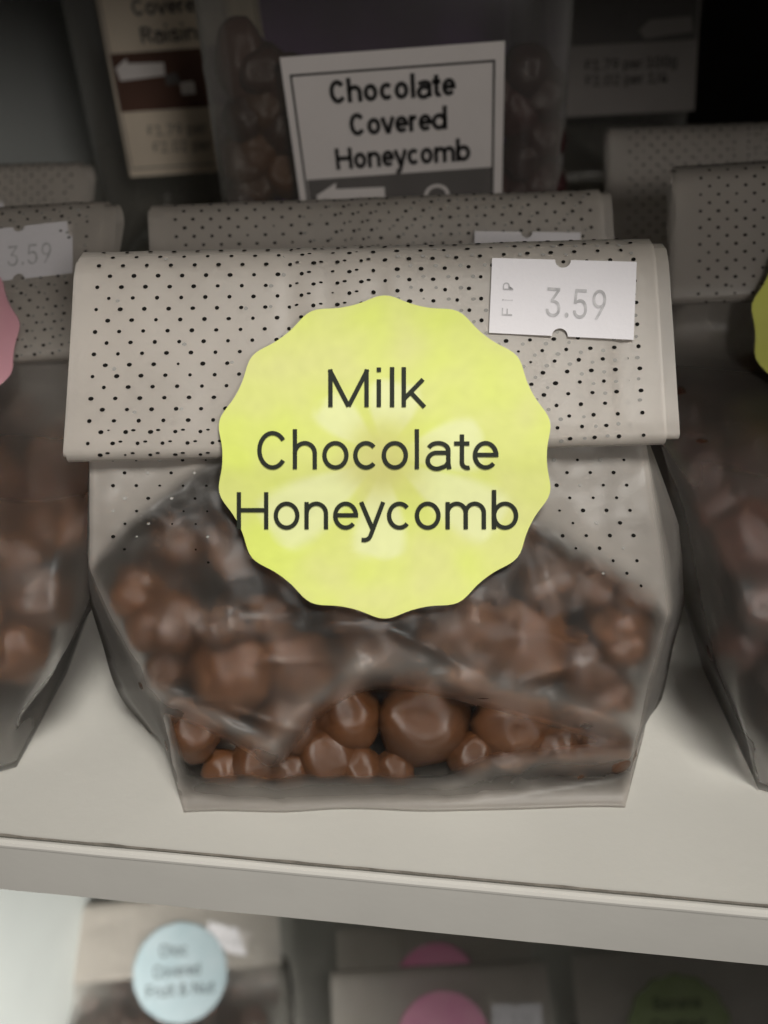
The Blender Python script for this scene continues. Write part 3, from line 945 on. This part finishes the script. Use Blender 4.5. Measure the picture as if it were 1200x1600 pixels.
    for c, r in made:
        p = w(*c)
        ball(kind, p, r, ball_label, ball_group, name={'plum': 'coated_raisin'}.get(kind, 'chocolate_ball'))
    return root

PINK = dict(r=0.030, a=(0.72, 0.36, 0.42), b=(0.78, 0.44, 0.49))
GB = 'bags of sweets on the upper shelf'
def on_px(lo, hi):
    def f(p):
        v = p - CAM
        px = 600 + F_PX * v.dot(CR) / v.dot(FWD); py = 800 - F_PX * v.dot(CU) / v.dot(FWD)
        return lo < px < hi and -60 < py < 1660
    return f
# left: bag with the pink sticker, leaning back
make_bag('dotted bag with pink sticker and 3.59 label, cut off at the left edge', (-0.122, 0.128, 0), R(-3), R(52), 0.0815, 0.0575, mid=(0.016, 0.046), bend=0.010, belly=1.13, stick_off=(0.004, 0), width=0.107, rollh=0.037,
         depth=0.095, group=GB, sticker=PINK, price=(0.0180, 0.0045, 0.026, 0.0145, R(-5)), seed=5, balls=70, ball_label='dim chocolate ball in the pink sticker bag at the left edge',
         ball_group='chocolate balls in the left bag', haze=0.075, px_lim=on_px(-60, 200), fill=0.75)
make_bag('rear dotted bag behind the pink sticker bag, only its rolled top showing', (-0.150, 0.262, 0), R(-4), R(42), 0.032, 0.039,
         depth=0.055, group=GB, price=(0.002, 0.0095, 0.028, 0.0145, R(2)), seed=6, haze=0.34)
make_bag('dotted bag right behind the lime sticker bag, its rolled top peeping over it', (0.004, 0.176, 0), R(1), R(30), 0.036, 0.0450, width=0.1125,
         depth=0.050, group=GB, price=(0.0225, 0.0062, 0.026, 0.0145, R(4)), seed=7, haze=0.34)
make_bag('dim dotted bag with lime sticker edge, cut off at the right edge', (0.121, 0.107, 0), R(-4), R(36), 0.110, 0.059, mid=(0.016, 0.046), bend=0.014, stick_off=(-0.0065, 0.011), belly=1.17, base=0.106, width=0.108,
         depth=0.115, group=GB, sticker=dict(r=0.030, a=(0.75, 0.78, 0.14), b=(0.78, 0.78, 0.2)), seed=8, balls=70, kind='dark', rollh=0.029,
         ball_label='dark chocolate ball in the dim bag at the right edge', ball_group='chocolate balls in the right bag', haze=0.06, hroll=0.42, px_lim=on_px(1000, 1260), fill=0.75)
make_bag('rear dotted bag behind the dim right hand bag, only its rolled top showing', (0.130, 0.250, 0), R(-2), R(30), 0.035, 0.038,
         depth=0.055, group=GB, seed=9, haze=0.3, hroll=0.45)

# bags on the lower shelf
GL = 'bags of sweets on the lower shelf'
LS = ZLOW
def lowbag(px, py, depth_axis, **k):
    """base point so that the middle of the roll's top edge stands where the ray through (px, py) is that far off"""
    P = CAM + ray(px, py) / F_PX * depth_axis
    rise = P.z - LS
    lean = k.pop('lean')
    L = 0.039
    zb = rise - L * math.cos(lean)
    yb = 0.055
    ytop = yb + L * math.sin(lean)
    return make_bag(loc=(P.x, P.y - ytop, LS), lean=lean, yb=yb, zb=zb, **k)
lowbag(264, 1412, 0.585, label='bag with pale blue round sticker on the lower shelf beside the white side wall', rz=R(2), lean=R(50), group=GL, depth=0.07, width=0.136,
       sticker=dict(r=0.0280, a=(0.40, 0.50, 0.54), b=(0.45, 0.54, 0.58), amp=0.006),
       text=[('Choc', -0.42, 0.16, -0.34, 0.24, 0.0), ('Covered', -0.56, 0.42, 0.07, 0.24, 0.0), ('Fruit & Nut', -0.72, 0.72, 0.45, 0.24, 0.0)],
       price=(0.027, 0.012, 0.026, 0.0145, R(16)), seed=11, balls=60, kind='dark', ball_label='dark lump in the blue sticker bag on the lower shelf', ball_group='lumps in the blue sticker bag',
       haze=0.08, hroll=0.62, dots=False, stick_off=(0.009, 0.0))
lowbag(680, 1452, 0.56, label='rear bag with pink round sticker on the lower shelf, shaded by the shelf above', rz=R(1), lean=R(50), group=GL, depth=0.07,
       sticker=dict(r=0.024, a=(0.78, 0.30, 0.48), b=(0.82, 0.36, 0.52), amp=0.004), seed=12, haze=0.3, hroll=0.6, dots=False, stick_off=(0, -0.008))
lowbag(690, 1524, 0.50, label='front bag with pink round sticker at the bottom edge of the picture', rz=R(1), lean=R(50), group=GL, depth=0.07,
       sticker=dict(r=0.024, a=(0.80, 0.33, 0.50), b=(0.84, 0.40, 0.54), amp=0.004), price=(0.026, 0.015, 0.026, 0.0145, R(3)), seed=13, haze=0.3, hroll=0.62, dots=False, stick_off=(0, -0.008))
lowbag(1048, 1492, 0.555, label='bag with olive green round sticker at the lower right of the picture', rz=R(0), lean=R(50), group=GL, depth=0.07,
       sticker=dict(r=0.029, a=(0.25, 0.31, 0.15), b=(0.30, 0.35, 0.19), amp=0.022),
       text=[('Banana', -0.45, 0.45, -0.38, 0.22, 0.0), ('Coated', -0.55, 0.5, 0.02, 0.22, 0.0)], seed=14, haze=0.08, hroll=0.45, dots=False)

# ------------------------------------------------------------------ sweet jars
def jar_material():
    mt, nt, p = mat('clear_jar_plastic')
    nt.nodes.remove(p)
    N = nt.nodes.new; L = nt.links.new
    tr = N('ShaderNodeBsdfTransparent'); tr.inputs[0].default_value = (0.90, 0.89, 0.86, 1)
    gl = N('ShaderNodeBsdfGlossy'); gl.inputs['Roughness'].default_value = 0.16
    df = N('ShaderNodeBsdfDiffuse'); df.inputs[0].default_value = (0.55, 0.54, 0.50, 1)
    fr = schlick(nt)
    m0 = N('ShaderNodeMixShader')
    lw = N('ShaderNodeLayerWeight'); lw.inputs['Blend'].default_value = 0.5
    e = N('ShaderNodeMath'); e.operation = 'POWER'; e.inputs[1].default_value = 1.6; L(lw.outputs['Facing'], e.inputs[0])
    e2 = N('ShaderNodeMath'); e2.operation = 'MULTIPLY_ADD'; e2.inputs[1].default_value = 0.62; e2.inputs[2].default_value = 0.07; L(e.outputs[0], e2.inputs[0])
    L(e2.outputs[0], m0.inputs[0])
    m1 = N('ShaderNodeMixShader')
    L(tr.outputs[0], m0.inputs[1]); L(df.outputs[0], m0.inputs[2])
    L(fr.outputs[0], m1.inputs[0]); L(m0.outputs[0], m1.inputs[1]); L(gl.outputs[0], m1.inputs[2])
    L(m1.outputs[0], nt.nodes['Material Output'].inputs[0])
    return mt
M_JAR = jar_material()
M_LID = plain('dark_jar_lid', (0.05, 0.025, 0.07), 0.4)
def make_jar(label, x0, x1, y0, y1, h, r=0.016):
    root = thing('sweet_jar', label, 'jar', ((x0 + x1) / 2, (y0 + y1) / 2, 0.0005), 0, 'square sweet jars at the back of the shelf')
    def ring(z, ins):
        pts = []
        for (cx, cy, a0) in ((x1 - r, y1 - r, 0), (x0 + r, y1 - r, 90), (x0 + r, y0 + r, 180), (x1 - r, y0 + r, 270)):
            for i in range(9):
                a = R(a0 + 90 * i / 8)
                pts.append(Vector((cx + (r - ins) * math.cos(a), cy + (r - ins) * math.sin(a), z)))
        return pts
    V = []
    secs = [(0.0008, 0.004), (0.003, 0.0005), (0.006, 0.0), (h * 0.5, 0.0), (h - 0.012, 0.0), (h - 0.006, 0.003), (h, 0.010), (h + 0.012, 0.010)]
    for z, ins in secs: V += ring(z, ins)
    n = 36
    F = grid_faces(n, len(secs), True); F.append(tuple(range(n)))
    mesh('jar_body', V, F, M_JAR, root)
    V = []
    ls = [(h + 0.0125, 0.008), (h + 0.013, 0.0075), (h + 0.027, 0.0075), (h + 0.029, 0.010)]
    for z, ins in ls: V += ring(z, ins)
    F = grid_faces(n, len(ls), True); F.append(tuple(range(n))); F.append(tuple(range((len(ls) - 1) * n, len(ls) * n)))
    mesh('jar_lid', V, F, M_LID, root)
    return root
def sheet(corners, px_w, px_h, Y):
    """corner rays on the plane y = Y give a card; returns fn(x, y, lift)"""
    P = [at(c[0], c[1], Y) for c in corners]   # TL TR BR BL
    def f(x, y, l=0.0):
        u, v = x / px_w, y / px_h
        p = lerp(lerp(P[0], P[1], u), lerp(P[3], P[2], u), v)
        return Vector((p.x, p.y - l, p.z))
    return f
def quad(name, f, x0, y0, x1, y1, mt, parent, lift):
    k = 0.00022 if lift == 0 else 0.0
    V = [f(x0, y0, lift), f(x1, y0, lift), f(x1, y1, lift), f(x0, y1, lift)]
    F = [(0, 3, 2, 1)]
    if k:
        V += [v + Vector((0, 0.0004, 0)) for v in V]
        F += [(4, 5, 6, 7), (0, 1, 5, 4), (1, 2, 6, 5), (2, 3, 7, 6), (3, 0, 4, 7)]
    return mesh(name, V, F, mt, parent, smooth=False)
def poly(name, f, pts, mt, parent, lift):
    return mesh(name, [f(x, y, lift) for x, y in pts], [tuple(range(len(pts)))[::-1]], mt, parent, smooth=False)
def frame(f, x0, y0, x1, y1, t, mt, parent, lift):
    V, F = [], []
    for (a, b, c, d) in ((x0, y0, x1, y0 + t), (x0, y1 - t, x1, y1), (x0, y0 + t, x0 + t, y1 - t), (x1 - t, y0 + t, x1, y1 - t)):
        o = len(V)
        V += [f(a, b, lift), f(c, b, lift), f(c, d, lift), f(a, d, lift)]
        F.append((o + 3, o + 2, o + 1, o))
    return mesh('border_line', V, F, mt, parent, smooth=False)

# centre jar
YJ = 0.282
a, b = at(318, 200, YJ), at(900, 200, YJ)
jar = make_jar('square clear jar in the middle with the Chocolate Covered Honeycomb card', a.x, b.x, YJ, YJ + 0.095, 0.155)
f = sheet([(437, 90), (789, 64), (782, 420), (487, 440)], 352, 352, YJ - 0.0012)
card = quad('jar_card', f, 0, 0, 352, 352, M_CARD, jar, 0)
frame(f, 12, 24, 337, 340, 3.2, M_INKSOFT, card, 0.0003)
quad('picture_band', f, 17, 181, 333, 262, M_GREYBAND, card, 0.0003)
poly('arrow_print', f, [(30, 206), (66, 188), (64, 198), (148, 200), (148, 232), (30, 234)], M_CARD, card, 0.0006)
V, F = [], []
for i in range(20):
    t = 2 * math.pi * i / 20
    for q in (22, 16): V.append(f(238 + q * math.cos(t), 219 + q * math.sin(t) * 0.8, 0.0006))
for i in range(20):
    k = (i + 1) % 20
    F.append((2*i, 2*i+1, 2*k+1, 2*k))
mesh('ring_print', V, F, M_CARD, card, smooth=False)
lettering([('Chocolate', 72, 274, 69, 33, 0.0, 0.205), ('Covered', 99, 259, 118, 33, 0.0, 0.205), ('Honeycomb', 70, 297, 168, 33, 0.0, 0.205)], lambda x, y: f(x, y, 0.0006), M_INKSOFT, card)
GJ = 'balls in the middle jar'
for px, py, r, kd in [(378, 100, 10, 'dark'), (386, 185, 8, 'dark'), (384, 250, 8, 'milk'), (418, 165, 8, 'milk'), (404, 232, 8, 'milk'), (398, 292, 7.5, 'milk'), (440, 205, 8, 'dark'), (446, 270, 8, 'milk'),
                      (388, 305, 7.5, 'dark'), (412, 110, 8, 'dark'), (455, 130, 8, 'dark'), (812, 172, 8, 'plum'), (818, 245, 8, 'plum'), (846, 212, 8, 'plum'), (842, 286, 8, 'plum'), (812, 305, 7.5, 'plum'), (846, 146, 8, 'plum'), (822, 110, 8, 'plum'), (770, 150, 8, 'plum'), (766, 300, 8, 'plum')]:
    rr = r * 0.001
    p = at(px, py, YJ + 0.004 + rr * 1.15)
    if py == 100: ball(kd, p, rr, 'tall oval brown chocolate at the top left inside the middle jar', GJ, squash=(0.8, 0.8, 1.25))
    else: ball(kd, p, rr, 'small chocolate ball left of the white card inside the middle jar' if px < 600 else 'dark red chocolate ball right of the white card inside the middle jar', GJ)

# left jar, second row
YL = 0.400
a, b = at(92, 60, YL), at(372, 60, YL)
jl = make_jar('square clear jar at the left with the Covered Raisins card', a.x, b.x, YL, YL + 0.085, 0.20)
f = sheet([(139, -60), (392, -78), (440, 262), (204, 277)], 250, 336, YL - 0.0012)
M_BEIGE = plain('beige_card', (0.70, 0.60, 0.48), 0.65, 0.04, 60)
card = quad('jar_card', f, 0, 0, 250, 336, M_BEIGE, jl, 0)
quad('picture_band', f, 6, 134, 244, 226, M_BROWNBAND, card, 0.0003)
poly('arrow_print', f, [(10, 156), (30, 142), (30, 150), (88, 152), (86, 172), (14, 176)], M_CARD, card, 0.0006)
quad('square_print', f, 108, 184, 130, 204, M_CARD, card, 0.0006)
poly('square_print', f, [(84, 172), (104, 168), (112, 186), (86, 188)], M_GREYBAND, card, 0.0006)
lettering([('Chocolate', 48, 190, 26, 24, 0.0, 0.18), ('Covered', 53, 170, 80, 24, 0.0, 0.18), ('Raisins', 59, 165, 121, 24, 0.0, 0.18),
           ('£1.79 per 100g', 42, 196, 268, 18, 0, 0.0), ('£2.02 per 1/4lb', 46, 200, 296, 18, 0, 0.0)], lambda x, y: f(x, y, 0.0006), M_GREYBAND, card)
frame(f, 4, 4, 246, 322, 2, M_GREYBAND, card, 0.00045)
# right jar, second row
YR = 0.400
a, b = at(838, 60, YR), at(1108, 60, YR)
jr = make_jar('dark square clear jar at the top right with a grey price card', a.x, b.x, YR, YR + 0.085, 0.20)
f = sheet([(846, -150), (1103, -165), (1085, 173), (862, 184)], 250, 336, YR - 0.0012)
M_GREYCARD = plain('dark_grey_card', (0.30, 0.275, 0.26), 0.7, 0.05, 60)  # grey base, darker than the other jar cards
card = quad('jar_card', f, 0, 0, 250, 336, M_GREYCARD, jr, 0)
quad('picture_band', f, 4, 128, 246, 216, M_GREYBAND, card, 0.0003)
poly('arrow_print', f, [(150, 196), (168, 180), (236, 178), (240, 202), (160, 210)], M_GREYCARD, card, 0.0006)
lettering([('£1.79 per 100g', 60, 215, 258, 18, 0, 0.0), ('£2.02 per 1/4', 60, 200, 284, 18, 0, 0.0)], lambda x, y: f(x, y, 0.0006), M_INKSOFT, card)
# purple carton added for the purple patch at the very back, seen through the empty top of the middle jar
c = at(590, 20, 0.47)
o = mesh('purple_box', box_verts(Vector((c.x, 0.485, 0.07)), Vector((0.07, 0, 0)), Vector((0, 0.014, 0)), Vector((0, 0, 0.0695))), BOXF, M_PURPLE, None, smooth=False)
bevel(o, 0.002)
tag(o, 'dark purple carton at the back seen above the middle jar card', 'box')

# ------------------------------------------------------------------ say which sweet is which, by where it lies in its bag or jar
def picture(p):
    v = p - CAM
    return 600 + F_PX * v.dot(CR) / v.dot(FWD), 800 - F_PX * v.dot(CU) / v.dot(FWD)
by_label = {}
for o in list(COL.objects):
    if o.get('category') == 'chocolate': by_label.setdefault(o['label'], []).append(o)
for lb, obs in by_label.items():
    if len(obs) < 2: continue
    left = list(obs)
    def take(word, key):
        if len(left) > 1:
            o = min(left, key=key); left.remove(o)
            o['label'] = word + ' ' + lb
    take('topmost', lambda o: picture(o.location)[1])
    take('lowest', lambda o: -picture(o.location)[1])
    take('leftmost', lambda o: picture(o.location)[0])
    take('rightmost', lambda o: -picture(o.location)[0])
    take('biggest', lambda o: -o.scale.x)
    take('smallest', lambda o: o.scale.x)
